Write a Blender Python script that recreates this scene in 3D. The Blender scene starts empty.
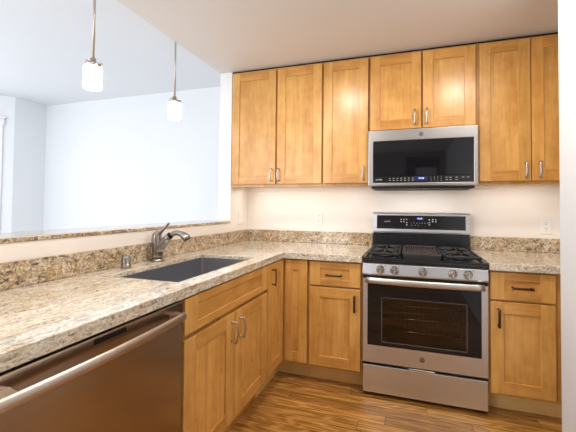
import bpy, bmesh, math, random
from mathutils import Vector, Matrix
random.seed(7)
scene = bpy.context.scene
COL = scene.collection

# ------------------------------------------------------------------ camera
cam_d = bpy.data.cameras.new('camera'); cam = bpy.data.objects.new('camera', cam_d); COL.objects.link(cam)
CAM = Vector((1.5159, -2.8976, 1.2479))
rot = Matrix(((0.95670875, -0.00112063, 0.29104488), (0.29093156, -0.02448391, -0.95643053), (0.00819772, 0.9996996, -0.02309795)))
cam.matrix_world = Matrix.Translation(CAM) @ rot.to_4x4()
cam_d.sensor_width = 36; cam_d.lens = 328.461 / 576 * 36
cam_d.shift_x = (288 - 310.1) / 576; cam_d.shift_y = (198.66 - 216) / 576
cam_d.clip_start = 0.05
scene.camera = cam

# ------------------------------------------------------------------ world, lights, exposure
scene.view_settings.view_transform = 'Standard'; scene.view_settings.look = 'None'
scene.view_settings.gamma = 1; scene.view_settings.use_curve_mapping = False
scene.view_settings.exposure = 0.0
world = bpy.data.worlds.new('sky'); scene.world = world; world.use_nodes = True
world.node_tree.nodes['Background'].inputs[0].default_value = (0.85, 0.92, 1, 1)
world.node_tree.nodes['Background'].inputs[1].default_value = 1.0

def area(name, loc, direction, sx, sy, power, color, shape='RECTANGLE', spread=180):
    l = bpy.data.lights.new(name, 'AREA'); l.shape = shape; l.size = sx
    if shape in ('RECTANGLE', 'ELLIPSE'): l.size_y = sy
    l.energy = power; l.color = color; l.spread = math.radians(spread)
    o = bpy.data.objects.new(name, l); COL.objects.link(o); o.location = loc
    o.rotation_euler = Vector(direction).to_track_quat('-Z', 'Y').to_euler()
    return o
DAY = (0.945, 0.97, 1.0); WARM = (1.0, 0.925, 0.84); SOFT = (1.0, 0.93, 0.85)
area('bay_daylight', (-4.35, -0.75, 1.5), (1, -0.6, 0), 1.5, 1.9, 23, DAY)          # the living room's bay window
area('side_daylight', (-4.6, -3.0, 1.5), (1, 0.15, 0), 2.2, 1.9, 26, DAY)           # a second living room window
area('rear_fill', (-0.9, -5.1, 1.5), (0.22, 1, 0), 2.4, 1.9, 66, (0.97, 0.97, 1.0))  # unseen fill lamp added to light the kitchen from the front
for k, (x, y) in enumerate(((0.9, -1.35), (1.95, -1.35), (0.45, -2.3))):             # recessed ceiling lamps
    area('ceiling_lamp', (x, y, 2.425), (0, 0, -1), 0.2, 0.2, 12.5, WARM, 'DISK')
for x0, x1 in ((0.06, 0.80), (0.86, 1.18), (2.0, 2.5)):                             # strips below the wall cabinets
    area('cabinet_strip_lamp', ((x0 + x1) / 2, -0.2, 1.404), (0, 0.25, -1), x1 - x0, 0.03, 1.5 * (x1 - x0), WARM)
area('living_fill', (-2.9, -5.1, 1.5), (-0.1, 1, 0.05), 1.6, 1.9, 32, DAY)                      # added fill that evens out the darker bay side of the living room
area('cooktop_lamp', (1.59, -0.2, 1.38), (0, 0.15, -1), 0.5, 0.04, 0.9, WARM)

# ------------------------------------------------------------------ node helpers
def mat(name, color=(0.8, 0.8, 0.8), rough=0.5, metal=0.0, **kw):
    m = bpy.data.materials.new(name); m.use_nodes = True
    b = m.node_tree.nodes['Principled BSDF']
    b.inputs['Base Color'].default_value = (*color, 1); b.inputs['Roughness'].default_value = rough
    b.inputs['Metallic'].default_value = metal
    for k, v in kw.items(): b.inputs[k.replace('_', ' ')].default_value = v
    return m
class G:
    def __init__(s, m): s.t = m.node_tree; s.b = s.t.nodes['Principled BSDF']
    def n(s, typ, ins=None, **props):
        nd = s.t.nodes.new(typ)
        for k, v in props.items(): setattr(nd, k, v)
        for k, v in (ins or {}).items():
            sock = nd.inputs[k]
            if isinstance(v, bpy.types.NodeSocket): s.t.links.new(v, sock)
            else: sock.default_value = v
        return nd
    def math(s, op, a, b=0.0, c=0.0):
        return s.n('ShaderNodeMath', {0: a, 1: b, 2: c}, operation=op).outputs[0]
    def ramp(s, fac, stops):
        nd = s.n('ShaderNodeValToRGB', {0: fac}); e = nd.color_ramp.elements
        while len(e) < len(stops): e.new(0.5)
        for k, (p, c) in enumerate(stops):
            e[k].position = p; e[k].color = (*c, 1) if len(c) == 3 else c
        return nd.outputs[0]
    def mix(s, fac, a, b, mode='MIX'):
        nd = s.n('ShaderNodeMix', data_type='RGBA', blend_type=mode)
        for sock, v in ((nd.inputs[0], fac), (nd.inputs[6], a), (nd.inputs[7], b)):
            if isinstance(v, bpy.types.NodeSocket): s.t.links.new(v, sock)
            elif isinstance(v, (int, float)): sock.default_value = v
            else: sock.default_value = (*v, 1)
        return nd.outputs[2]
    def link(s, a, b): s.t.links.new(a, s.b.inputs[b])
    def bump(s, h, strength, dist=0.002):
        s.link(s.n('ShaderNodeBump', {'Height': h, 'Strength': strength, 'Distance': dist}).outputs[0], 'Normal')

def noise(g, vec, scale, detail=4, rough=0.55, dist=0.0):
    return g.n('ShaderNodeTexNoise', {'Vector': vec, 'Scale': scale, 'Detail': detail, 'Roughness': rough, 'Distortion': dist}).outputs[0]

def wood(name, axis, light=(0.78, 0.44, 0.132), dark=(0.54, 0.25, 0.050), rough=0.3):
    m = mat(name, rough=rough); g = G(m)
    tc = g.n('ShaderNodeTexCoord').outputs['Object']; rnd = g.n('ShaderNodeObjectInfo').outputs['Random']
    off = g.n('ShaderNodeVectorMath', {0: tc, 1: g.n('ShaderNodeCombineXYZ', {0: g.math('MULTIPLY', rnd, 13.0), 1: g.math('MULTIPLY', rnd, 7.0), 2: g.math('MULTIPLY', rnd, 29.0)}).outputs[0]}, operation='ADD').outputs[0]
    sc = {'x': (1.1, 11, 11), 'y': (11, 1.1, 11), 'z': (11, 11, 1.1)}[axis]
    v = g.n('ShaderNodeMapping', {0: off, 'Scale': sc}).outputs[0]
    a = noise(g, v, 1.0, 4, 0.6, 0.9)
    fs = tuple(s * 5 for s in sc)
    fine = noise(g, g.n('ShaderNodeMapping', {0: off, 'Scale': fs}).outputs[0], 1.0, 3, 0.6)
    blotch = noise(g, off, 7.0, 3, 0.55, 0.4)
    t = g.math('ADD', g.math('MULTIPLY', a, 0.6), g.math('ADD', g.math('MULTIPLY', fine, 0.25), g.math('MULTIPLY', blotch, 0.4)))
    c = g.ramp(t, ((0.46, dark), (0.76, light)))
    c = g.mix(1.0, c, g.ramp(rnd, ((0.0, (0.88, 0.86, 0.82)), (0.5, (1, 1, 1)), (1.0, (1.0, 0.97, 0.93)))), 'MULTIPLY')
    knot = g.ramp(noise(g, off, 16.0, 2, 0.5), ((0.70, (1, 1, 1)), (0.80, (0.72, 0.6, 0.5))))
    c = g.mix(0.7, c, knot, 'MULTIPLY')
    g.link(c, 'Base Color'); g.bump(fine, 0.06, 0.001)
    m.node_tree.nodes['Principled BSDF'].inputs['Coat Weight'].default_value = 0.25
    m.node_tree.nodes['Principled BSDF'].inputs['Coat Roughness'].default_value = 0.25
    return m

def granite(name, base_l, base_d, fleck=0.5, flow=(3, 1.2, 3), rough=0.16):
    m = mat(name, rough=rough); g = G(m)
    tc = g.n('ShaderNodeTexCoord').outputs['Object']
    v = g.n('ShaderNodeMapping', {0: tc, 'Rotation': (0.15, 0.1, 0.35), 'Scale': flow}).outputs[0]
    def band(src, a, b, k=1.0): return g.ramp(src, ((a, (0, 0, 0)), (b, (k, k, k))))
    def vein(src, w, k):     # thin lines where the noise crosses its middle value
        a = g.math('ABSOLUTE', g.math('SUBTRACT', src, 0.5))
        return g.ramp(a, ((0.0, (k, k, k)), (w * 0.5, (k * 0.7, k * 0.7, k * 0.7)), (w, (0, 0, 0))))
    c = g.ramp(noise(g, v, 1.6, 8, 0.72, 0.8), ((0.38, base_d), (0.58, base_l)))
    c = g.mix(band(noise(g, v, 2.3, 8, 0.72, 0.7), 0.51, 0.59, 0.45 + 0.35 * fleck), c, (0.52, 0.30, 0.09))        # gold patches
    c = g.mix(band(noise(g, v, 3.9, 8, 0.75, 0.4), 0.51, 0.60, 0.5 + 0.25 * fleck), c, (0.33, 0.285, 0.24))        # grey-brown clouds
    c = g.mix(vein(noise(g, v, 3.2, 9, 0.72, 1.2), 0.030, 0.35 + 0.5 * fleck), c, (0.20, 0.115, 0.055))
    c = g.mix(band(noise(g, v, 5.0, 8, 0.78, 0.9), 0.575 - 0.035 * fleck, 0.61 - 0.03 * fleck, 0.95), c, (0.06, 0.038, 0.026))   # dark flecks
    c = g.mix(band(noise(g, tc, 70.0, 5, 0.7), 0.56, 0.62, 0.65), c, (0.88, 0.84, 0.76))          # pale crystals
    c = g.mix(band(noise(g, tc, 95.0, 5, 0.7, 0.3), 0.545, 0.60, 0.45 + 0.35 * fleck), c, (0.12, 0.08, 0.055))
    g.link(c, 'Base Color')
    g.b.inputs['Coat Weight'].default_value = 0.6; g.b.inputs['Coat Roughness'].default_value = 0.06
    return m

def floor_mat():
    m = mat('oak_floor', rough=0.27); g = G(m)
    tc = g.n('ShaderNodeTexCoord').outputs['Object']
    s = g.n('ShaderNodeSeparateXYZ', {0: tc}); X, Y = s.outputs[0], s.outputs[1]
    vy = g.math('DIVIDE', Y, 0.083); row = g.math('FLOOR', vy)
    off = g.n('ShaderNodeTexWhiteNoise', {'W': row}, noise_dimensions='1D').outputs['Value']
    ux = g.math('ADD', g.math('DIVIDE', X, 1.1), g.math('MULTIPLY', off, 5.0)); col = g.math('FLOOR', ux)
    r = g.n('ShaderNodeTexWhiteNoise', {'Vector': g.n('ShaderNodeCombineXYZ', {0: row, 1: col}).outputs[0]}, noise_dimensions='2D').outputs['Value']
    p = g.n('ShaderNodeCombineXYZ', {0: g.math('ADD', g.math('MULTIPLY', X, 0.9), g.math('MULTIPLY', r, 40.0)), 1: g.math('MULTIPLY', Y, 7.0), 2: g.math('MULTIPLY', r, 9.0)}).outputs[0]
    n1 = noise(g, p, 1.3, 2, 0.5, 0.3)
    rings = g.math('SINE', g.math('MULTIPLY', n1, 70.0))
    fine = noise(g, g.n('ShaderNodeMapping', {0: p, 'Scale': (3, 22, 1)}).outputs[0], 1.0, 3, 0.6)
    t = g.math('ADD', g.math('MULTIPLY', rings, 0.11), g.math('ADD', fine, 0.0))
    c = g.ramp(t, ((0.25, (0.25, 0.112, 0.022)), (0.48, (0.43, 0.205, 0.048)), (0.70, (0.66, 0.37, 0.115))))
    c = g.mix(1.0, c, g.ramp(r, ((0, (0.55, 0.50, 0.44)), (1, (1.12, 1.10, 1.04)))), 'MULTIPLY')
    fy = g.math('FRACT', vy); fx = g.math('FRACT', ux)
    gap = g.math('MAXIMUM', g.math('LESS_THAN', fy, 0.022), g.math('LESS_THAN', fx, 0.0025))
    c = g.mix(gap, c, (0.07, 0.03, 0.01))
    g.link(c, 'Base Color')
    g.link(g.math('ADD', 0.2, g.math('MULTIPLY', fine, 0.18)), 'Roughness')
    g.b.inputs['Coat Weight'].default_value = 0.3; g.b.inputs['Coat Roughness'].default_value = 0.2
    g.bump(g.math('SUBTRACT', g.math('MULTIPLY', t, 0.4), gap), 0.25, 0.001)
    return m

def steel(name, color, rough, axis):
    m = mat(name, color, rough, 1.0); g = G(m)
    tc = g.n('ShaderNodeTexCoord').outputs['Object']
    sc = {'x': (0.8, 120, 120), 'y': (120, 0.8, 120), 'z': (260, 260, 1.5)}[axis]
    n = noise(g, g.n('ShaderNodeMapping', {0: tc, 'Scale': sc}).outputs[0], 1.0, 2, 0.5)
    g.link(g.mix(n, tuple(c * 0.94 for c in color), tuple(min(1, c * 1.06) for c in color)), 'Base Color')
    return m

def paint(name, color, rough=0.6):
    m = mat(name, color, rough); g = G(m)
    tc = g.n('ShaderNodeTexCoord').outputs['Object']
    n = noise(g, tc, 140.0, 3, 0.6)
    g.bump(n, 0.05, 0.001)
    return m

M = {}
M['wz'] = wood('maple_vertical', 'z'); M['wx'] = wood('maple_along_wall', 'x', (0.73, 0.385, 0.105), (0.47, 0.20, 0.036)); M['wy'] = wood('maple_along_peninsula', 'y', (0.73, 0.385, 0.105), (0.47, 0.20, 0.036))
M['toe'] = wood('maple_plinth', 'x', (0.92, 0.66, 0.28), (0.84, 0.52, 0.18), 0.4)
M['top'] = granite('granite_polished_top', (0.87, 0.83, 0.72), (0.69, 0.59, 0.43), 0.22, (15, 4.5, 15))
M['splash'] = granite('granite_splash', (0.76, 0.65, 0.46), (0.48, 0.34, 0.18), 1.0, (6, 6, 8.5), 0.2)
M['floor'] = floor_mat()
M['steelx'] = steel('brushed_steel_along_wall', (0.69, 0.70, 0.73), 0.34, 'x')
M['steelm'] = steel('grey_brushed_steel', (0.50, 0.485, 0.475), 0.3, 'x'); M['steely'] = steel('brushed_steel_along_peninsula', (0.41, 0.335, 0.265), 0.22, 'y')  # steely: brown of the mirrored wood floor put into the base colour
M['chrome'] = mat('polished_steel', (0.74, 0.70, 0.66), 0.17, 1.0)
M['handle'] = mat('satin_steel_bar', (0.56, 0.48, 0.42), 0.34, 1.0)
M['barsteel'] = mat('satin_range_bar', (0.62, 0.59, 0.57), 0.36, 1.0); M['knob'] = mat('bright_knob', (0.86, 0.84, 0.82), 0.3, 1.0)
M['nickel'] = mat('satin_nickel', (0.50, 0.455, 0.40), 0.28, 1.0)
M['pewter'] = mat('bronze_pull', (0.10, 0.07, 0.05), 0.35, 1.0)
M['faucet'] = mat('brushed_faucet', (0.33, 0.30, 0.28), 0.24, 1.0)
M['sink'] = steel('sink_steel', (0.56, 0.57, 0.60), 0.3, 'y')
M['black'] = mat('black_enamel', (0.014, 0.015, 0.018), 0.18)
M['iron'] = mat('cast_iron', (0.018, 0.018, 0.020), 0.42)
M['griddle'] = mat('grill_plate', (0.17, 0.085, 0.055), 0.4)
M['glass'] = mat('black_glass', (0.007, 0.007, 0.009), 0.04)
M['panelb'] = mat('black_control_glass', (0.012, 0.012, 0.014), 0.12)
M['dark'] = mat('dark_gap', (0.008, 0.007, 0.006), 0.6)
M['cavity'] = mat('oven_enamel', (0.50, 0.34, 0.23), 0.35)
M['line'] = mat('printed_line', (0.16, 0.15, 0.15), 0.4)
M['legend'] = mat('panel_legend', (0.55, 0.55, 0.56), 0.5)
M['badge'] = mat('badge_ink', (0.10, 0.095, 0.09), 0.35)
M['carpet'] = paint('pale_carpet', (0.72, 0.735, 0.75), 0.9); M['rwall'] = paint('rear_wall_paint', (0.36, 0.34, 0.32))
M['kwall'] = paint('kitchen_wall_paint', (0.86, 0.81, 0.755)); M['kceil'] = paint('kitchen_ceiling_paint', (0.78, 0.75, 0.73))
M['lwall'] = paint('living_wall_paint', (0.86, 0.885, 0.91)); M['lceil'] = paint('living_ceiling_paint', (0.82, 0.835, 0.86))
M['cwall'] = paint('corner_wall_daylight_tint', (0.77, 0.80, 0.83))  # cool cast of daylight put into the corner wall's base colour
M['trimw'] = paint('white_trim_paint', (0.88, 0.89, 0.90), 0.4)
M['plastic'] = mat('white_plastic', (0.86, 0.85, 0.82), 0.35)
M['slot'] = mat('socket_slot', (0.10, 0.09, 0.08), 0.5)
def emit(name, color, strength, base=(0.8, 0.8, 0.8)):
    m = mat(name, base, 0.3); b = m.node_tree.nodes['Principled BSDF']
    b.inputs['Emission Color'].default_value = (*color, 1); b.inputs['Emission Strength'].default_value = strength
    return m
M['shade'] = emit('lit_opal_glass', (1.0, 0.97, 0.92), 8.0)
M['led'] = emit('clock_digits', (0.45, 0.55, 1.0), 3.0, (0.02, 0.02, 0.05))
M['ledbg'] = emit('clock_window', (0.03, 0.04, 0.25), 0.25, (0.01, 0.01, 0.03))
def see_through(name, tint, gloss_rough=0.03):
    m = bpy.data.materials.new(name); m.use_nodes = True; t = m.node_tree; t.nodes.clear()
    o = t.nodes.new('ShaderNodeOutputMaterial'); mx = t.nodes.new('ShaderNodeMixShader'); tr = t.nodes.new('ShaderNodeBsdfTransparent')
    gl = t.nodes.new('ShaderNodeBsdfGlossy'); fr = t.nodes.new('ShaderNodeFresnel'); fr.inputs[0].default_value = 1.5
    tr.inputs[0].default_value = (*tint, 1); gl.inputs['Roughness'].default_value = gloss_rough
    t.links.new(fr.outputs[0], mx.inputs[0]); t.links.new(tr.outputs[0], mx.inputs[1]); t.links.new(gl.outputs[0], mx.inputs[2]); t.links.new(mx.outputs[0], o.inputs[0])
    return m
M['ovenglass'] = see_through('smoked_oven_glass', (0.72, 0.66, 0.60))
M['pane'] = see_through('window_pane_glass', (0.95, 0.97, 0.98))

# ------------------------------------------------------------------ mesh builder
class MB:
    def __init__(s, fmap=None): s.bm = bmesh.new(); s.mats = []; s.f = fmap
    def mi(s, m):
        m = M[m]
        if m not in s.mats: s.mats.append(m)
        return s.mats.index(m)
    def _done(s, verts, m, smooth=False):
        i = s.mi(m)
        for f in {f for v in verts for f in v.link_faces}: f.material_index = i; f.smooth = smooth
    def box(s, a, b, m, bevel=0.0, seg=1):
        a, b = [min(p, q) for p, q in zip(a, b)], [max(p, q) for p, q in zip(a, b)]
        r = bmesh.ops.create_cube(s.bm, size=1)['verts']
        for v in r: v.co = Vector([a[k] + (v.co[k] + 0.5) * (b[k] - a[k]) for k in range(3)])
        s._done(r, m)
        if bevel:
            bevel = min(bevel, 0.45 * min(b[k] - a[k] for k in range(3)))
            bmesh.ops.bevel(s.bm, geom=list({e for v in r for e in v.link_edges}), offset=bevel, segments=seg, affect='EDGES', profile=0.5)
        return s
    def prism(s, pts, axis, a, b, m, smooth=False):
        """extrude a closed outline (2-D, in the two other axes) from a to b along axis"""
        i = 'xyz'.index(axis); o = [k for k in range(3) if k != i]
        def P(p, t):
            c = [0, 0, 0]; c[i] = t; c[o[0]], c[o[1]] = p; return s.bm.verts.new(c)
        A = [P(p, a) for p in pts]; B = [P(p, b) for p in pts]; n = len(pts)
        s.bm.faces.new(A); s.bm.faces.new(B[::-1])
        for k in range(n): s.bm.faces.new((A[k], B[k], B[(k + 1) % n], A[(k + 1) % n]))
        s._done(A + B, m, smooth); return s
    def tube(s, pts, r, m, seg=14, flat=None, smooth=True):
        """swept ellipse along pts; r: one radius or one per point (a pair gives two half axes); flat: reference vector of the first half axis"""
        pts = [Vector(p) for p in pts]; n = len(pts); rings = []
        for k, p in enumerate(pts):
            t = (pts[min(k + 1, n - 1)] - pts[max(k - 1, 0)]).normalized()
            ref = Vector(flat) if flat else (Vector((0, 0, 1)) if abs(t.z) < 0.9 else Vector((1, 0, 0)))
            u = (ref - t * ref.dot(t)).normalized(); w = t.cross(u)
            rr = r[k] if isinstance(r, list) else r
            ra, rb = rr if isinstance(rr, tuple) else (rr, rr)
            rings.append([s.bm.verts.new(p + u * ra * math.cos(2 * math.pi * j / seg) + w * rb * math.sin(2 * math.pi * j / seg)) for j in range(seg)])
        i = s.mi(m)
        for k in range(n - 1):
            for j in range(seg):
                f = s.bm.faces.new((rings[k][j], rings[k][(j + 1) % seg], rings[k + 1][(j + 1) % seg], rings[k + 1][j])); f.material_index = i; f.smooth = smooth
        for q in (rings[0][::-1], rings[-1]):
            f = s.bm.faces.new(q); f.material_index = i
        return s
    def lathe(s, prof, m, origin=(0, 0, 0), axis='z', seg=28, smooth=True):
        """turn (radius, height) pairs round an axis; open profile ends are capped"""
        o = Vector(origin); i = s.mi(m); rings = []
        for r, h in prof:
            ring = []
            for j in range(seg):
                a = 2 * math.pi * j / seg; c, d = r * math.cos(a), r * math.sin(a)
                ring.append(s.bm.verts.new(o + {'z': Vector((c, d, h)), 'y': Vector((c, -h, d)), 'x': Vector((h, c, d))}[axis]))
            rings.append(ring)
        for k in range(len(rings) - 1):
            for j in range(seg):
                f = s.bm.faces.new((rings[k][j], rings[k][(j + 1) % seg], rings[k + 1][(j + 1) % seg], rings[k + 1][j])); f.material_index = i; f.smooth = smooth
        for q in (rings[0][::-1], rings[-1]):
            f = s.bm.faces.new(q); f.material_index = i
        return s
    def slab(s, xs, ys, inside, z0, z1, m, bevel=0.0):
        """flat slab of any right-angled outline with holes, one clean skin"""
        top, bot = {}, {}
        def V(d, i, j, z):
            if (i, j) not in d: d[(i, j)] = s.bm.verts.new((xs[i], ys[j], z))
            return d[(i, j)]
        cell = lambda i, j: 0 <= i < len(xs) - 1 and 0 <= j < len(ys) - 1 and inside((xs[i] + xs[i + 1]) / 2, (ys[j] + ys[j + 1]) / 2)
        for i in range(len(xs) - 1):
            for j in range(len(ys) - 1):
                if not cell(i, j): continue
                c = [(i, j), (i + 1, j), (i + 1, j + 1), (i, j + 1)]
                s.bm.faces.new([V(top, *k, z1) for k in c]); s.bm.faces.new([V(bot, *k, z0) for k in c[::-1]])
                for (d, a, b) in (((0, -1), c[0], c[1]), ((1, 0), c[1], c[2]), ((0, 1), c[2], c[3]), ((-1, 0), c[3], c[0])):
                    if not cell(i + d[0], j + d[1]): s.bm.faces.new((V(top, *a, z1), V(bot, *a, z0), V(bot, *b, z0), V(top, *b, z1)))
        s._done(list(top.values()) + list(bot.values()), m)
        if bevel:
            es = [e for e in s.bm.edges if len(e.link_faces) == 2 and abs(e.link_faces[0].normal.dot(e.link_faces[1].normal)) < 0.5 and e.calc_length() > 0]
            s.bm.normal_update()
            es = [e for e in s.bm.edges if len(e.link_faces) == 2 and abs(e.link_faces[0].normal.dot(e.link_faces[1].normal)) < 0.5 and all(v.co.z > z1 - 1e-5 for v in e.verts)]
            bmesh.ops.bevel(s.bm, geom=es, offset=bevel, segments=3, affect='EDGES', profile=0.5)
        return s
    def text(s, body, size, loc, m, facing='-y', depth=0.0006):
        cu = bpy.data.curves.new('t', 'FONT'); cu.body = body; cu.size = size; cu.extrude = depth; cu.align_x = 'CENTER'; cu.align_y = 'CENTER'; cu.resolution_u = 3
        ob = bpy.data.objects.new('t', cu); COL.objects.link(ob)
        me = bpy.data.meshes.new_from_object(ob.evaluated_get(bpy.context.evaluated_depsgraph_get()))
        before = len(s.bm.verts); s.bm.from_mesh(me); s.bm.verts.ensure_lookup_table()
        vs = [s.bm.verts[k] for k in range(before, len(s.bm.verts))]
        for v in vs:
            x, y, z = v.co; v.co = Vector(loc) + (Vector((x, -z, y)) if facing == '-y' else Vector((z, x, y)))
        s._done(vs, m)
        bpy.data.objects.remove(ob); bpy.data.curves.remove(cu); bpy.data.meshes.remove(me)
        return s
    def build(s, name, parent=None, label=None):
        bm = s.bm
        if s.f:
            for v in bm.verts: v.co = Vector(s.f(*v.co))
        bmesh.ops.recalc_face_normals(bm, faces=bm.faces)
        base = Vector((0, 0, 0)); p = parent
        while p is not None: base = base + p.location; p = p.parent
        if parent is None or parent.type == 'EMPTY' or True:
            # the origin of a part sits at the middle of its own bounding box
            lo = Vector([min(v.co[k] for v in bm.verts) for k in range(3)]); hi = Vector([max(v.co[k] for v in bm.verts) for k in range(3)])
            org = Vector(((lo.x + hi.x) / 2, (lo.y + hi.y) / 2, lo.z))
        bmesh.ops.translate(bm, verts=bm.verts, vec=-org)
        me = bpy.data.meshes.new(name); bm.to_mesh(me); bm.free()
        for m in s.mats: me.materials.append(m)
        o = bpy.data.objects.new(name, me); COL.objects.link(o); o.parent = parent; o.location = org - base
        if label: o['label'] = label
        return o

def tag(o, label, cat, group=None):
    o['label'] = label; o['category'] = cat
    if group: o['group'] = group
    return o
def thing(name, label, cat, loc, group=None):
    o = bpy.data.objects.new(name, None); COL.objects.link(o); o.location = loc; o.empty_display_size = 0.05
    return tag(o, label, cat, group)
def struct(o):
    o['kind'] = 'structure'; return o
def copy_tree(o, loc, label):
    r = o.copy(); COL.objects.link(r); r.location = loc; r['label'] = label
    for ch in list(o.children):
        c = ch.copy(); COL.objects.link(c); c.parent = r
        for gch in list(ch.children):
            d = gch.copy(); COL.objects.link(d); d.parent = c
    return r
BACK = lambda u, d, z: (u, -d, z)      # units on the back wall: u along X, d out of the wall
SIDE = lambda u, d, z: (d, u, z)       # units on the peninsula: u along Y, d out towards +X

# ------------------------------------------------------------------ the setting
CEIL = 2.437
struct(MB().box((-0.121, -5.42, -0.1), (2.9, 0.2, 0), 'floor').build('floor'))
struct(MB().box((-6, -5.42, -0.1), (-0.121, 1.2, 0), 'carpet').build('floor_living'))
struct(MB().box((-0.121, 0.0, 0), (2.78, 0.12, CEIL), 'kwall').build('wall_back'))
lw = MB()                                                       # half wall of the pass-through and its full-height stub
lw.box((-0.121, -3.4, 0), (0, -0.325, 1.092), 'kwall').box((-0.121, -0.325, 0), (0, 0.0, CEIL), 'kwall').box((-0.121, 0.0, 0), (-0.001, 0.7, CEIL), 'kwall')
struct(lw.build('wall_left'))
struct(MB().box((2.66, -0.95, 0), (2.78, 0.0, CEIL), 'kwall').build('wall_right'))
struct(MB().box((2.236, -5.3, 0), (2.78, -0.95, CEIL), 'cwall', 0.004).build('wall_corner'))
struct(MB().box((-0.121, -5.3, CEIL), (2.78, 0.12, 2.95), 'kceil').build('ceiling'))
struct(MB().box((-6, -5.3, 2.75), (-0.121, 0.82, 2.95), 'lceil').build('ceiling_living'))
struct(MB().box((-3.9, 0.7, 0), (-0.0, 0.82, 2.75), 'lwall').build('wall_far'))
struct(MB().box((-3.92, 0.28, 0), (-3.8, 0.82, 2.75), 'lwall').build('wall_living'))
s2 = math.sqrt(0.5)
bay = lambda u, d, z: (-3.8 - (u + d) * s2 + 0.0, 0.28 - (u - d) * s2 - 0.0, z)   # u runs along the bay wall, d goes outwards
bw = MB(bay)
bw.box((0.0, 0, 0), (0.20, 0.12, 2.75), 'lwall').box((0.20, 0, 2.32), (1.7, 0.12, 2.75), 'lwall').box((0.20, 0, 0), (1.7, 0.12, 0.6), 'lwall').box((1.7, 0, 0), (2.2, 0.12, 2.75), 'lwall')
struct(bw.build('wall_bay'))
wn = struct(MB(bay).box((0.115, -0.02, 0.5), (0.21, 0.0, 2.33), 'trimw', 0.004).box((1.69, -0.02, 0.5), (1.785, 0, 2.33), 'trimw', 0.004)
    .box((0.10, -0.03, 2.33), (1.80, 0.0, 2.42), 'trimw', 0.006).box((0.085, -0.05, 2.42), (1.815, 0.0, 2.45), 'trimw', 0.006)
    .box((0.08, -0.06, 0.46), (1.82, 0.0, 0.5), 'trimw', 0.006).box((0.2, 0.03, 0.6), (0.25, 0.07, 2.32), 'trimw').box((1.65, 0.03, 0.6), (1.7, 0.07, 2.32), 'trimw')
    .box((0.25, 0.03, 2.27), (1.65, 0.07, 2.32), 'trimw').box((0.25, 0.03, 0.6), (1.65, 0.07, 0.65), 'trimw').box((0.25, 0.03, 1.44), (1.65, 0.07, 1.49), 'trimw').build('window_1'))
MB(bay).box((0.25, 0.045, 0.65), (1.65, 0.052, 2.27), 'pane').build('pane', wn)
struct(MB().box((-6, -5.42, 0), (-0.121, -5.3, 2.95), 'lwall').box((-0.121, -5.42, 0), (1.43, -5.3, 2.95), 'rwall').box((2.12, -5.42, 0), (2.78, -5.3, 2.95), 'rwall')
    .box((1.43, -5.42, 0), (2.12, -5.3, 1.91), 'rwall').box((1.43, -5.42, 2.33), (2.12, -5.3, 2.95), 'rwall').box((1.40, -5.80, 1.89), (2.15, -5.78, 2.35), 'dark')
    .box((1.40, -5.78, 1.89), (1.42, -5.42, 2.35), 'dark').box((2.13, -5.78, 1.89), (2.15, -5.42, 2.35), 'dark').box((1.42, -5.78, 1.89), (2.13, -5.42, 1.90), 'trimw').box((1.64, -5.5, 1.90), (2.06, -5.33, 2.10), 'trimw', 0.01).box((1.42, -5.78, 2.34), (2.13, -5.42, 2.35), 'dark').build('wall_rear'))  # dark recess and white box added for the microwave glass to reflect
struct(MB().box((-6.0, -5.3, 0), (-5.35, 0.82, 2.95), 'lwall').build('wall_side'))
struct(MB().box((-5.42, -5.3, 0), (-4.9, -4.1, 2.75), 'lwall').build('wall_bay_return'))

struct(MB().box((-0.121, -0.328, 1.1135), (-0.0005, -0.3253, CEIL - 0.001), 'lwall').build('jamb_daylight_tint'))  # thin skin on the jamb end, bluish to stand in for daylight

# ------------------------------------------------------------------ worktops and ledge
t = thing('countertop', 'long L-shaped polished beige granite worktop over the peninsula, with the sink cut into it', 'countertop', (0.33, -1.5, 0.872))
SX, SY = (0.150, 0.553), (-1.692, -0.948)
MB().slab([0.001, SX[0], SX[1], 0.644, 1.206], [-3.3, SY[0], SY[1], -0.676, -0.001],
    lambda x, y: (y > -0.676 or x < 0.644) and not (SX[0] < x < SX[1] and SY[0] < y < SY[1]), 0.892, 0.914, 'top', 0.003).build('worktop_slab', t)
MB().slab([0.612, 0.644, 1.206], [-3.3, -0.676, -0.644], lambda x, y: (x < 0.644) if y < -0.676 else True, 0.872, 0.8917, 'top').build('edge_strip', t)
MB().box((0.001, -0.021, 0.9145), (1.206, -0.001, 1.020), 'splash', 0.002).build('backsplash', t)
MB().box((0.001, -3.3, 0.9145), (0.021, -0.0215, 1.020), 'splash', 0.002).build('backsplash', t)
t = thing('countertop', 'short beige granite worktop right of the range, over one drawer cabinet', 'countertop', (2.3, -0.33, 0.872))
MB().slab([1.976, 2.655], [-0.676, -0.001], lambda x, y: True, 0.872, 0.914, 'top', 0.004).build('worktop_slab', t)
MB().box((1.976, -0.021, 0.9145), (2.655, -0.001, 1.020), 'splash', 0.002).build('backsplash', t)
tag(MB().box((-0.305, -3.35, 1.0925), (0.004, -0.328, 1.1125), 'splash', 0.004, 2).build('bar_ledge'),
    'narrow polished granite ledge capping the half wall of the pass-through', 'ledge')

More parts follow.
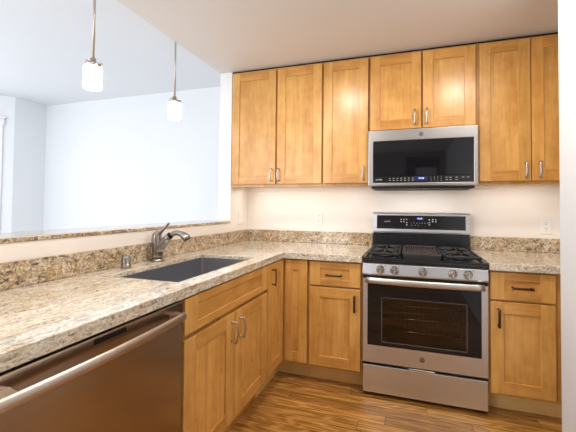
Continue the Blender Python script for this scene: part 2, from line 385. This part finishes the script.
# ------------------------------------------------------------------ cabinets
def pull(parent, fm, u, d, z, vertical, length=0.112, m='pewter'):
    b = MB(fm); h = length / 2; n = 10
    pts = []
    for k in range(n + 1):
        a = -1 + 2 * k / n; o = 0.025 + (0.009 if m == 'nickel' else 0.003) * (1 - a * a)
        pts.append((u, d + o, z + a * h) if vertical else (u + a * h, d + o, z))
    b.tube(pts, [(0.0072, 0.004) if abs(-1 + 2 * k / n) < 0.95 else (0.0078, 0.0046) for k in range(n + 1)], m, 10, flat=(1, 0, 0) if vertical else (0, 0, 1))
    for s in (-1, 1):
        q = (u, d, z + s * h * 0.86) if vertical else (u + s * h * 0.86, d, z)
        b.tube([q, (q[0], d + 0.004, q[2]), (q[0], d + 0.027, q[2])], [0.007, 0.005, 0.0042], m, 10, flat=(1, 0, 0))
    return b.build('handle', parent)
def shaker(parent, fm, name, u0, u1, z0, z1, d, s=0.072, r=0.072, handle=None, hm='pewter', flat_panel=True):
    wr = 'wx' if fm is BACK else 'wy'
    b = MB(fm); e = 0.0016
    b.box((u0, d - 0.02, z0), (u0 + s, d, z1), 'wz', e).box((u1 - s, d - 0.02, z0), (u1, d, z1), 'wz', e)
    b.box((u0 + s, d - 0.02, z0), (u1 - s, d - 0.0005, z0 + r), wr, e).box((u0 + s, d - 0.02, z1 - r), (u1 - s, d - 0.0005, z1), wr, e)
    o = b.build(name, parent)
    horiz = (u1 - u0) > 1.4 * (z1 - z0)
    MB(fm).box((u0 + s - 0.001, d - 0.018, z0 + r - 0.001), (u1 - s + 0.001, d - 0.0085, z1 - r + 0.001), wr if horiz else 'wz').build('panel', o)
    if handle: pull(o, fm, handle[0], d, handle[1], handle[2], m=hm)
    return o
def carcass(t, fm, u0, u1, z0, z1, d, m='wz', ff=0.03):
    MB(fm).box((u0, 0.003, z0 + 0.012), (u1, d - 0.027, z1), m).box((u0, d - 0.04, z0), (u1, d - 0.0265, z1), m, 0.001).build('cabinet_body', t)

UG = 'maple wall cabinets'
UB, UT, DB, DT, UD = 1.410, 2.425, 1.433, 2.397, 0.345
def upper(label, u0, u1, doors, zb=UB, db=DB):
    t = thing('wall_cabinet', label, 'cabinet', ((u0 + u1) / 2, -0.17, zb), UG)
    carcass(t, BACK, u0, u1, zb, UT, UD)
    for (a, b, hx) in doors:
        shaker(t, BACK, 'door', a, b, db, DT + 0.012, UD, 0.072, 0.074, (hx, (1.507 if db == DB else 1.915), True), 'nickel')
    return t
upper('two-door maple wall cabinet at the far left, against the pass-through wall', 0.002, 0.836, ((0.014, 0.428, 0.398), (0.444, 0.832, 0.462)))
upper('single-door maple wall cabinet between the left two-door cabinet and the microwave', 0.8375, 1.2085, ((0.846, 1.204, 1.168),))
upper('short two-door maple wall cabinet directly above the microwave', 1.210, 1.9715, ((1.222, 1.594, 1.549), (1.606, 1.960, 1.633)), 1.828, 1.836)
upper('tall two-door maple wall cabinet right of the microwave, cut off by the wall', 1.973, 2.655, ((1.984, 2.299, 2.267), (2.305, 2.64, 2.349)))
struct(MB().box((0.0, -0.318, UT + 0.001), (2.66, -0.30, CEIL), 'dark').build('gap_shade_strip'))  # dark strip standing in for the shadowed gap above the wall cabinets

BT = 0.870; BD = 0.655
def base_body(t, fm, u0, u1, d, toe_m, z1=BT):
    MB(fm).box((u0, 0.022, 0.115), (u1, d - 0.027, z1), 'wz').build('cabinet_body', t)
    MB(fm).box((u0, 0.1, 0.0), (u1, d - 0.095, 0.115), toe_m).build('toe_kick', t)
BG = 'maple base cabinets'
# sink base on the peninsula
t = thing('base_cabinet', 'two-door maple sink cabinet in the peninsula, next to the dishwasher', 'cabinet', (0.3, -1.35, 0), BG)
b = MB(SIDE); b.box((-1.758, 0.022, 0.115), (-0.937, 0.135, BT), 'wz').box((-1.758, 0.135, 0.115), (-0.937, 0.6125, 0.66), 'wz').box((-1.758, 0.575, 0.66), (-0.937, 0.6125, BT), 'wz').build('cabinet_body', t)
MB(SIDE).box((-1.758, 0.1, 0), (-0.937, 0.56, 0.115), 'wy').build('toe_kick', t)
shaker(t, SIDE, 'false_drawer_front', -1.754, -0.943, 0.713, 0.862, 0.64, 0.086, 0.036)
shaker(t, SIDE, 'door', -1.754, -1.352, 0.135, 0.692, 0.64, 0.08, 0.068, (-1.381, 0.598, True), 'nickel')
shaker(t, SIDE, 'door', -1.346, -0.943, 0.135, 0.692, 0.64, 0.08, 0.068, (-1.300, 0.598, True), 'nickel')
# corner cabinet: two narrow doors that meet in the inner corner
t = thing('corner_cabinet', 'maple corner cabinet with two narrow doors meeting where peninsula and back run join', 'cabinet', (0.4, -0.5, 0), BG)
MB().slab([0.022, 0.6125, 0.8215], [-0.935, -0.628, -0.022], lambda x, y: x < 0.6125 or y > -0.628, 0.115, BT, 'wz').build('cabinet_body', t)
MB().slab([0.1, 0.56, 0.8215], [-0.935, -0.56, -0.1], lambda x, y: x < 0.56 or y > -0.56, 0.0, 0.1145, 'toe').build('toe_kick', t)
shaker(t, SIDE, 'door', -0.931, -0.664, 0.135, 0.862, 0.64, 0.07, 0.07, (-0.868, 0.775, True), 'pewter')
shaker(t, BACK, 'door', 0.645, 0.815, 0.135, 0.862, BD, 0.062, 0.072)
# drawer base left of the range
def drawer_base(label, u0, u1, f0, f1, hx):
    t = thing('base_cabinet', label, 'cabinet', ((u0 + u1) / 2, -0.33, 0), BG)
    base_body(t, BACK, u0, u1, BD, 'toe')
    shaker(t, BACK, 'drawer', f0, f1, 0.694, 0.858, BD, 0.078, 0.046, ((f0 + f1) / 2 - 0.002, 0.772, False))
    shaker(t, BACK, 'door', f0, f1, 0.135, 0.682, BD, 0.074, 0.07, (hx, 0.588, True))
drawer_base('maple base cabinet with one drawer and one door, left of the range', 0.823, 1.206, 0.835, 1.195, 1.157)
drawer_base('maple base cabinet with one drawer and one door, right of the range', 1.977, 2.62, 1.984, 2.324, 2.027)

# ------------------------------------------------------------------ dishwasher
t = thing('dishwasher', 'brushed stainless dishwasher under the peninsula worktop with a long bowed handle', 'dishwasher', (0.3, -2.107, 0))
DY0, DY1 = -2.452, -1.762
MB().box((0.03, DY0, 0.10), (0.60, DY1, 0.862), 'dark').box((0.1, DY0, 0), (0.56, DY1, 0.10), 'dark').build('tub_body', t)
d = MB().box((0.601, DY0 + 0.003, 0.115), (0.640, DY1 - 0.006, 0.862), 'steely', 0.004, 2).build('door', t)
MB().box((0.632, -2.16, 0.840), (0.6408, -2.045, 0.856), 'panelb', 0.0005).build('display_window', d, 'small dark display slot at the top edge')
pts = []
for k in range(25):
    a = -1 + k / 12
    pts.append((0.700 - 0.020 * a * a, -2.150 + a * 0.335, 0.8185))
hb = MB().tube(pts, (0.0165, 0.0085), 'handle', 18, flat=(0, 0, 1))
for y in (DY0 + 0.062, DY1 - 0.062):
    hb.prism([(0.639, y - 0.022), (0.692, y - 0.011), (0.692, y + 0.011), (0.639, y + 0.022)], 'z', 0.809, 0.829, 'handle')
hb.build('handle', d)

# ------------------------------------------------------------------ sink, faucet, air gap
t = thing('kitchen_sink', 'undermount stainless rectangular single bowl sink set into the granite peninsula', 'sink', (0.37, -1.325, 0.66))
b = MB(); x0, x1, y0, y1, zb = SX[0] - 0.004, SX[1] + 0.004, SY[0] - 0.004, SY[1] + 0.004, 0.672
b.box((x0 - 0.004, y0 - 0.004, zb), (x0, y1 + 0.004, 0.8915), 'sink').box((x1, y0 - 0.004, zb), (x1 + 0.004, y1 + 0.004, 0.8915), 'sink')
b.box((x0, y0 - 0.004, zb), (x1, y0, 0.8915), 'sink').box((x0, y1, zb), (x1, y1 + 0.004, 0.8915), 'sink').box((x0 - 0.004, y0 - 0.004, zb - 0.005), (x1 + 0.004, y1 + 0.004, zb), 'sink')
for cx, cy, dx, dy in ((x0, y0, 1, 1), (x1, y0, -1, 1), (x0, y1, 1, -1), (x1, y1, -1, -1)):
    b.prism([(cx, cy), (cx + dx * 0.014, cy), (cx + dx * 0.004, cy + dy * 0.004), (cx, cy + dy * 0.014)], 'z', zb, 0.8915, 'sink')
b.build('bowl', t)
MB().lathe(((0.045, 0.0003), (0.045, 0.003), (0.036, 0.004), (0.034, 0.001), (0.006, 0.0015)), 'chrome', (0.3, -1.32, zb)).build('drain', t)

fx = thing('faucet', 'brushed nickel pull-out kitchen faucet with a lever on top, behind the sink', 'faucet', (0.077, -1.28, 0.9145))
FY = -1.28
MB().lathe(((0.039, 0.0), (0.039, 0.006), (0.034, 0.012), (0.031, 0.016)), 'faucet', (0.077, FY, 0.9148)).build('base', fx)
MB().tube([(0.077, FY, 0.930), (0.077, FY, 0.96), (0.075, FY, 1.00), (0.067, FY, 1.04), (0.068, FY, 1.065), (0.078, FY, 1.082), (0.088, FY, 1.09)],
          [0.031, 0.0305, 0.031, 0.031, 0.028, 0.020, 0.009], 'faucet', 20, flat=(0, 1, 0)).build('body', fx)
MB().tube([(0.074, FY, 1.065), (0.092, FY, 1.087), (0.112, FY, 1.102), (0.132, FY, 1.119), (0.151, FY, 1.139), (0.154, FY, 1.142)],
          [(0.021, 0.015), (0.018, 0.012), (0.013, 0.008), (0.010, 0.006), (0.009, 0.006), (0.004, 0.003)], 'faucet', 14, flat=(0, 1, 0)).build('lever', fx)
MB().tube([(0.080, FY, 0.965), (0.098, FY, 0.997), (0.122, FY, 1.030), (0.143, FY, 1.052), (0.160, FY, 1.066)],
          [0.028, 0.027, 0.0235, 0.021, 0.019], 'faucet', 18, flat=(0, 1, 0)).build('spout', fx)
MB().tube([(0.160, FY, 1.066), (0.166, FY, 1.070)], [0.0202, 0.0202], 'dark', 18, flat=(0, 1, 0)).build('collar', fx, 'dark joint ring')
MB().tube([(0.166, FY, 1.070), (0.185, FY, 1.080), (0.210, FY, 1.086), (0.235, FY, 1.083), (0.258, FY, 1.073), (0.276, FY, 1.060), (0.283, FY, 1.050)],
          [0.0155, 0.015, 0.0155, 0.017, 0.020, 0.0225, 0.0225], 'faucet', 18, flat=(0, 1, 0)).build('spray_head', fx)
tag(MB().lathe(((0.0245, 0), (0.0245, 0.012), (0.023, 0.013), (0.023, 0.054), (0.0205, 0.061), (0.012, 0.063)), 'faucet', (0.08, -1.512, 0.9148)).build('air_gap'),
    'short round metal air gap cap on the granite left of the faucet', 'air gap')

# ------------------------------------------------------------------ range
RX0, RX1 = 1.211, 1.971; RC = (RX0 + RX1) / 2; RF = 0.675
t = thing('gas_range', 'freestanding stainless gas range with black cooktop between the base cabinets', 'range', (RC, -0.35, 0))
MB().box((RX0 + 0.004, -0.03, 0.02), (RX0 + 0.012, -0.635, 0.865), 'black').box((RX1 - 0.012, -0.03, 0.02), (RX1 - 0.004, -0.635, 0.865), 'black') \
    .box((RX0 + 0.004, -0.03, 0.02), (RX1 - 0.004, -0.04, 0.865), 'black').box((RX0 + 0.012, -0.04, 0.775), (RX1 - 0.012, -0.635, 0.865), 'black') \
    .box((RX0 + 0.012, -0.04, 0.02), (RX1 - 0.012, -0.635, 0.24), 'black').build('range_body', t)
for sx in (RX0 + 0.04, RX1 - 0.04):
    for sy in (-0.09, -0.60): MB().lathe(((0.018, 0.0), (0.018, 0.012), (0.010, 0.014), (0.010, 0.02)), 'dark', (sx, sy, 0.0)).build('foot', t)
# oven interior, racks seen through the glass
MB().box((1.30, -0.16, 0.30), (1.88, -0.17, 0.70), 'cavity').box((1.30, -0.17, 0.30), (1.305, -0.60, 0.70), 'cavity').box((1.875, -0.17, 0.30), (1.88, -0.60, 0.70), 'cavity') \
    .box((1.305, -0.17, 0.30), (1.875, -0.60, 0.305), 'cavity').box((1.305, -0.17, 0.695), (1.875, -0.60, 0.70), 'cavity').build('oven_cavity', t)
for z in (0.415, 0.50, 0.585):
    r = MB()
    for k in range(19): r.box((1.31 + k * 0.031, -0.18, z - 0.002), (1.314 + k * 0.031, -0.585, z + 0.002), 'chrome')
    r.tube([(1.308, -0.59, z), (1.872, -0.59, z)], 0.0035, 'chrome', 8).tube([(1.308, -0.18, z), (1.872, -0.18, z)], 0.0035, 'chrome', 8)
    r.build('oven_rack', t)
# oven door
dr = MB().slab([RX0 + 0.004, 1.34, 1.848, RX1 - 0.004], [0.222, 0.366, 0.650, 0.772], lambda x, z: not (1.34 < x < 1.848 and 0.366 < z < 0.650), 0.636, RF, 'steelx')
for v in dr.bm.verts: v.co = Vector((v.co.x, -v.co.z, v.co.y))
dr = dr.build('oven_door', t)
g = MB(); rim = 0.006
g.box((1.246, -RF - 0.004, 0.336), (1.34, -RF - 0.0003, 0.765), 'glass').box((1.848, -RF - 0.004, 0.336), (1.931, -RF - 0.0003, 0.765), 'glass')
g.box((1.34, -RF - 0.004, 0.336), (1.848, -RF - 0.0003, 0.366), 'glass').box((1.34, -RF - 0.004, 0.650), (1.848, -RF - 0.0003, 0.765), 'glass').build('door_glass', dr, 'black glass face of the oven door')
MB().box((1.339, -RF - 0.0042, 0.365), (1.849, -RF + 0.002, 0.651), 'ovenglass').build('window', dr, 'smoked see-through window with racks behind')
f = MB()
for a, bb in (((1.336, 0.362), (1.852, 0.3655)), ((1.336, 0.6505), (1.852, 0.653)), ((1.336, 0.362), (1.339, 0.653)), ((1.849, 0.362), (1.852, 0.653))):
    f.box((a[0], -RF - 0.0046, a[1]), (bb[0], -RF - 0.0035, bb[1]), 'line')
f.build('window_trim', dr)
h = MB(); pts = []
for k in range(21):
    a = -1 + k / 10; pts.append((RC + a * 0.353, -RF - 0.032 - 0.020 * (1 - a * a), 0.766))
h.tube(pts, (0.0195, 0.010), 'barsteel', 16, flat=(0, 0, 1))
for s in (-1, 1): h.box((RC + s * 0.335 - 0.013, -RF - 0.038, 0.752), (RC + s * 0.335 + 0.013, -RF + 0.0, 0.780), 'chrome', 0.004)
h.build('handle', dr)
def badge(parent, x, y, z, r):
    b = MB().lathe(((r, 0.0), (r, 0.0012), (r * 0.92, 0.002)), 'badge', (x, y, z), 'y', 24)
    b.lathe(((r * 0.86, 0.0019), (r * 0.86, 0.0024)), 'nickel', (x, y, z), 'y', 24).lathe(((r * 0.76, 0.0023), (r * 0.76, 0.0028)), 'badge', (x, y, z), 'y', 24)
    b.text('GE', r * 0.95, (x, y - 0.0032, z), 'chrome')
    return b.build('badge', parent, 'round maker badge')
badge(dr, 1.590, -RF - 0.0002, 0.279, 0.0175)
# warming drawer
w = MB().box((RX0 + 0.004, -0.636, 0.024), (RX1 - 0.004, -RF, 0.203), 'steelx', 0.004, 2).build('drawer', t)
MB().box((1.508, -RF + 0.012, 0.2035), (1.667, -RF - 0.002, 0.214), 'chrome', 0.002).build('handle', w)
# control panel with five knobs
cp = MB().prism([(-0.60, 0.872), (-0.668, 0.874), (-RF - 0.002, 0.866), (-RF - 0.012, 0.806), (-RF - 0.006, 0.797), (-0.60, 0.797)], 'x', RX0 + 0.003, RX1 - 0.003, 'steelx').build('control_panel', t)
for x in (1.329, 1.419, 1.592, 1.769, 1.856):
    k = MB().lathe(((0.026, 0.0), (0.026, 0.006), (0.0215, 0.010), (0.0205, 0.028), (0.018, 0.031)), 'nickel', (x, -RF - 0.0085, 0.837), 'y', 28)
    k.box((x - 0.0065, -RF - 0.056, 0.813), (x + 0.0065, -RF - 0.036, 0.861), 'knob', 0.004, 2)
    kn = k.build('knob', t)
    MB().box((x - 0.0015, -RF - 0.0568, 0.842), (x + 0.0015, -RF - 0.0558, 0.857), 'badge').build('pointer', kn)
    MB().lathe(((0.003, 0), (0.003, 0.001)), 'badge', (x + 0.031, -RF - 0.0068, 0.862), 'y', 12).build('burner_mark', cp)
MB().box((RX0 + 0.004, -0.60, 0.772), (RX1 - 0.004, -RF + 0.006, 0.7965), 'dark').build('vent_slot', t)
# cooktop
ct = MB().box((RX0, -0.085, 0.8755), (RX1, -RF - 0.003, 0.900), 'black', 0.008, 3)
ct.box((RX0, -0.085, 0.899), (RX0 + 0.022, -RF + 0.003, 0.912), 'black', 0.005, 2).box((RX1 - 0.022, -0.085, 0.899), (RX1, -RF + 0.003, 0.912), 'black', 0.005, 2).box((RX0, -RF + 0.025, 0.899), (RX1, -RF - 0.001, 0.908), 'black', 0.004, 2)
ct.build('cooktop', t)
for bx, by, br in ((1.345, -0.235, 0.036), (1.345, -0.485, 0.044), (1.835, -0.235, 0.044), (1.835, -0.485, 0.036)):
    MB().lathe(((br + 0.012, 0.0), (br + 0.010, 0.010), (br, 0.011), (br, 0.018), (br - 0.006, 0.021)), 'iron', (bx, by, 0.9003), 'z', 24).build('burner', t)
def grate(x0, x1):
    b = MB(); y0, y1, z0, z1, w = -0.625, -0.105, 0.922, 0.938, 0.012
    for x in (x0, x1 - w): b.box((x, y0, z0), (x + w, y1, z1), 'iron', 0.003)
    for y in (y0, (y0 + y1) / 2 - w / 2, y1 - w): b.box((x0, y, z0), (x1, y + w, z1), 'iron', 0.003)
    for x in (x0, x1 - w):
        for y in (y0, y1 - w): b.box((x, y, 0.9005), (x + w, y + w, z0), 'iron', 0.002)
    cx = (x0 + x1) / 2
    for cy in (-0.235, -0.485):
        for k in range(8):
            a = math.pi * k / 4; r1 = (0.105 if k % 2 == 0 else 0.125)
            b.tube([(cx + 0.028 * math.cos(a), cy + 0.028 * math.sin(a), 0.941), (cx + 0.06 * math.cos(a), cy + 0.06 * math.sin(a), 0.940), (cx + r1 * math.cos(a), cy + r1 * 0.98 * math.sin(a), 0.930)], 0.0058, 'iron', 8)
    return b.build('grate', t)
grate(1.238, 1.454); grate(1.728, 1.944)
gr = MB()
for a, bb in (((1.464, -0.625), (1.478, -0.105)), ((1.704, -0.625), (1.718, -0.105)), ((1.464, -0.625), (1.718, -0.607)), ((1.464, -0.145), (1.718, -0.105))):
    gr.box((a[0], a[1], 0.9005), (bb[0], bb[1], 0.940), 'iron', 0.004)
gd = gr.build('griddle', t)
gp = MB().box((1.478, -0.607, 0.9005), (1.704, -0.145, 0.922), 'iron')
for k in range(13): gp.box((1.4815 + k * 0.0172, -0.605, 0.922), (1.4880 + k * 0.0172, -0.147, 0.935), 'griddle', 0.0015)
gp.build('ribbed_plate', gd, 'reddish-brown ribbed grill plate')
# backguard
MB().box((RX0 + 0.008, -0.03, 0.865), (RX1 - 0.008, -0.083, 1.034), 'black', 0.004).build('riser', t)
bg = MB().prism([(-0.022, 1.034), (-0.088, 1.034), (-0.090, 1.046), (-0.078, 1.190), (-0.068, 1.200), (-0.022, 1.202)], 'x', RX0 + 0.006, RX1 - 0.006, 'steelx').build('backguard', t)
tilt = lambda z: -(0.0905 - (z - 1.046) * 0.012 / 0.144)
pb = MB().prism([(tilt(1.068) + 0.002, 1.068), (tilt(1.068) - 0.002, 1.068), (tilt(1.178) - 0.002, 1.178), (tilt(1.178) + 0.002, 1.178)], 'x', 1.250, 1.932, 'panelb').build('control_display', bg, 'black touch panel')
y = -0.0895
MB().box((1.560, y + 0.004, 1.143), (1.622, y + 0.0, 1.166), 'ledbg').build('clock_window', bg)
MB().text('10:58', 0.017, (1.591, y - 0.0005, 1.154), 'led').build('clock_digits', bg, 'blue clock digits')
lg = MB()
for x, z in ((1.446, 1.146), (1.468, 1.146), (1.49, 1.146), (1.446, 1.128), (1.468, 1.128), (1.49, 1.120), (1.49, 1.102), (1.665, 1.146), (1.69, 1.148), (1.713, 1.148), (1.69, 1.132), (1.713, 1.132), (1.665, 1.124), (1.665, 1.106)):
    lg.box((x - 0.005, y - 0.001, z - 0.004), (x + 0.005, y + 0.002, z + 0.004), 'legend')
for k in range(7): lg.text('1234567'[k], 0.014, (1.526 + k * 0.021, y - 0.003, 1.118), 'legend')
for k in range(5): lg.text('890.-'[k], 0.012, (1.53 + k * 0.026, y - 0.003, 1.098), 'legend')
lg.build('touch_keys', bg)
MB().text('profile', 0.020, (1.335, y - 0.002, 1.128), 'legend').build('lettering', bg)

# ------------------------------------------------------------------ over-the-range microwave
MX0, MX1, MZ0, MZ1, MF = 1.2115, 1.9705, 1.398, 1.8245, 0.386
t = thing('microwave', 'stainless over-the-range microwave with black glass door under the short cabinet', 'microwave', (RC, -0.2, MZ0))
MB().box((MX0 + 0.003, -0.004, MZ0 + 0.002), (MX1 - 0.003, -0.348, MZ1 - 0.001), 'steelm', 0.002).build('housing', t)
dr = MB().slab([MX0, 1.249, 1.942, MX1], [MZ0 + 0.006, 1.4285, 1.7405, MZ1], lambda x, z: not (1.249 < x < 1.942 and 1.4285 < z < 1.7405), 0.349, MF, 'steelm', 0.005)
for v in dr.bm.verts: v.co = Vector((v.co.x, -v.co.z, v.co.y))
dr = dr.build('door', t)
MB().box((1.2495, -0.350, 1.480), (1.9415, -MF + 0.002, 1.740), 'glass', 0.001).build('window', dr, 'black glass window')
st = MB().box((1.2495, -0.350, 1.429), (1.9415, -MF + 0.002, 1.4795), 'panelb', 0.001).build('control_strip', dr, 'black control strip')
badge(dr, 1.593, -MF - 0.0002, 1.781, 0.0165)
yk = -MF + 0.0015
lg = MB()
for k in range(7):
    x = 1.372 + k * 0.027
    lg.box((x - 0.006, yk - 0.0005, 1.459), (x + 0.006, yk + 0.001, 1.462), 'legend').box((x - 0.006, yk - 0.0005, 1.444), (x + 0.006, yk + 0.001, 1.447), 'legend')
for k in range(4):
    for q in range(3): lg.text('123456789*0#'[q * 4 + k], 0.011, (1.660 + k * 0.023, yk - 0.001, 1.467 - q * 0.0135), 'legend')
for x, z in ((1.765, 1.462), (1.79, 1.462), (1.765, 1.445), (1.79, 1.445), (1.83, 1.462), (1.83, 1.445), (1.872, 1.462), (1.905, 1.462)):
    lg.box((x - 0.008, yk - 0.0005, z - 0.0015), (x + 0.008, yk + 0.001, z + 0.0015), 'legend')
lg.build('touch_keys', dr)
MB().text('profile', 0.018, (1.292, yk - 0.001, 1.452), 'legend').build('lettering', dr)
MB().box((1.545, yk - 0.0004, 1.441), (1.640, yk + 0.001, 1.474), 'ledbg').build('display', dr)
MB().text('10:58', 0.018, (1.593, yk - 0.001, 1.458), 'led').build('clock_digits', dr, 'blue clock digits')
MB().box((MX0 + 0.02, -0.02, MZ0 - 0.012), (MX1 - 0.02, -0.362, MZ0 + 0.001), 'dark', 0.003).build('underside_vent', t, 'black vent panel below')

# ------------------------------------------------------------------ outlets and switch
t = thing('wall_outlet', 'white double outlet on the wall above the backsplash left of the range', 'outlet', (0.718, -0.001, 1.08), 'white double outlets on the back wall')
MB().box((0.682, -0.0005, 1.078), (0.754, -0.006, 1.195), 'plastic', 0.003, 2).build('cover_plate', t)
for z in (1.115, 1.158):
    r = MB().lathe(((0.0165, 0), (0.0165, 0.0016)), 'plastic', (0.718, -0.006, z), 'y', 20).build('receptacle', t)
    MB().box((0.710, -0.0078, z + 0.001), (0.713, -0.0074, z + 0.010), 'slot').box((0.723, -0.0078, z + 0.001), (0.726, -0.0074, z + 0.010), 'slot').lathe(((0.003, 0.0), (0.003, 0.0004)), 'slot', (0.718, -0.0074, z - 0.008), 'y', 10).build('slots', r)
copy_tree(t, (2.497, -0.001, 1.055), 'white double outlet on the wall above the short worktop right of the range')
t = thing('wall_switch', 'white switch plate on the short side wall behind the faucet, by the corner', 'switch', (0.001, -0.155, 1.08))
MB().box((0.0005, -0.192, 1.078), (0.006, -0.118, 1.195), 'plastic', 0.003, 2).build('cover_plate', t)
MB().box((0.006, -0.166, 1.112), (0.009, -0.144, 1.161), 'plastic', 0.002).build('rocker', t)

# ------------------------------------------------------------------ pendants
t = thing('pendant_lamp', 'lit pendant lamp with opal glass drum, nearer and larger of the two over the ledge', 'pendant lamp', (-0.22, -1.48, 1.903), 'opal pendants over the bar ledge')
px, py = -0.22, -1.48
MB().lathe(((0.042, 1.909), (0.045, 1.912), (0.0465, 1.93), (0.0465, 2.020), (0.0455, 2.030), (0.02, 2.031)), 'shade', (px, py, 0), 'z', 36).build('glass_shade', t, 'glowing white opal glass')
cp = MB().lathe(((0.041, 2.0315), (0.041, 2.049), (0.038, 2.053), (0.015, 2.054), (0.015, 2.082), (0.010, 2.087)), 'nickel', (px, py, 0), 'z', 28).build('cap', t)
for a in (0.6, 2.7, 4.8):
    MB().lathe(((0.005, 0.0), (0.005, 0.012), (0.008, 0.013), (0.008, 0.018)), 'nickel', (px + 0.0415 * math.cos(a), py + 0.0415 * math.sin(a), 2.040), 'z', 10).build('thumb_screw', cp)
MB().tube([(px, py, 2.0865), (px, py, 2.40), (px, py, 2.735)], 0.0065, 'nickel', 12).build('rod', t)
MB().lathe(((0.02, 2.728), (0.060, 2.733), (0.062, 2.7495)), 'nickel', (px, py, 0), 'z', 28).build('canopy', t)
copy_tree(t, (-0.22, -0.80, 1.903), 'lit pendant lamp with opal glass drum, farther and smaller, nearer the wall cabinets')
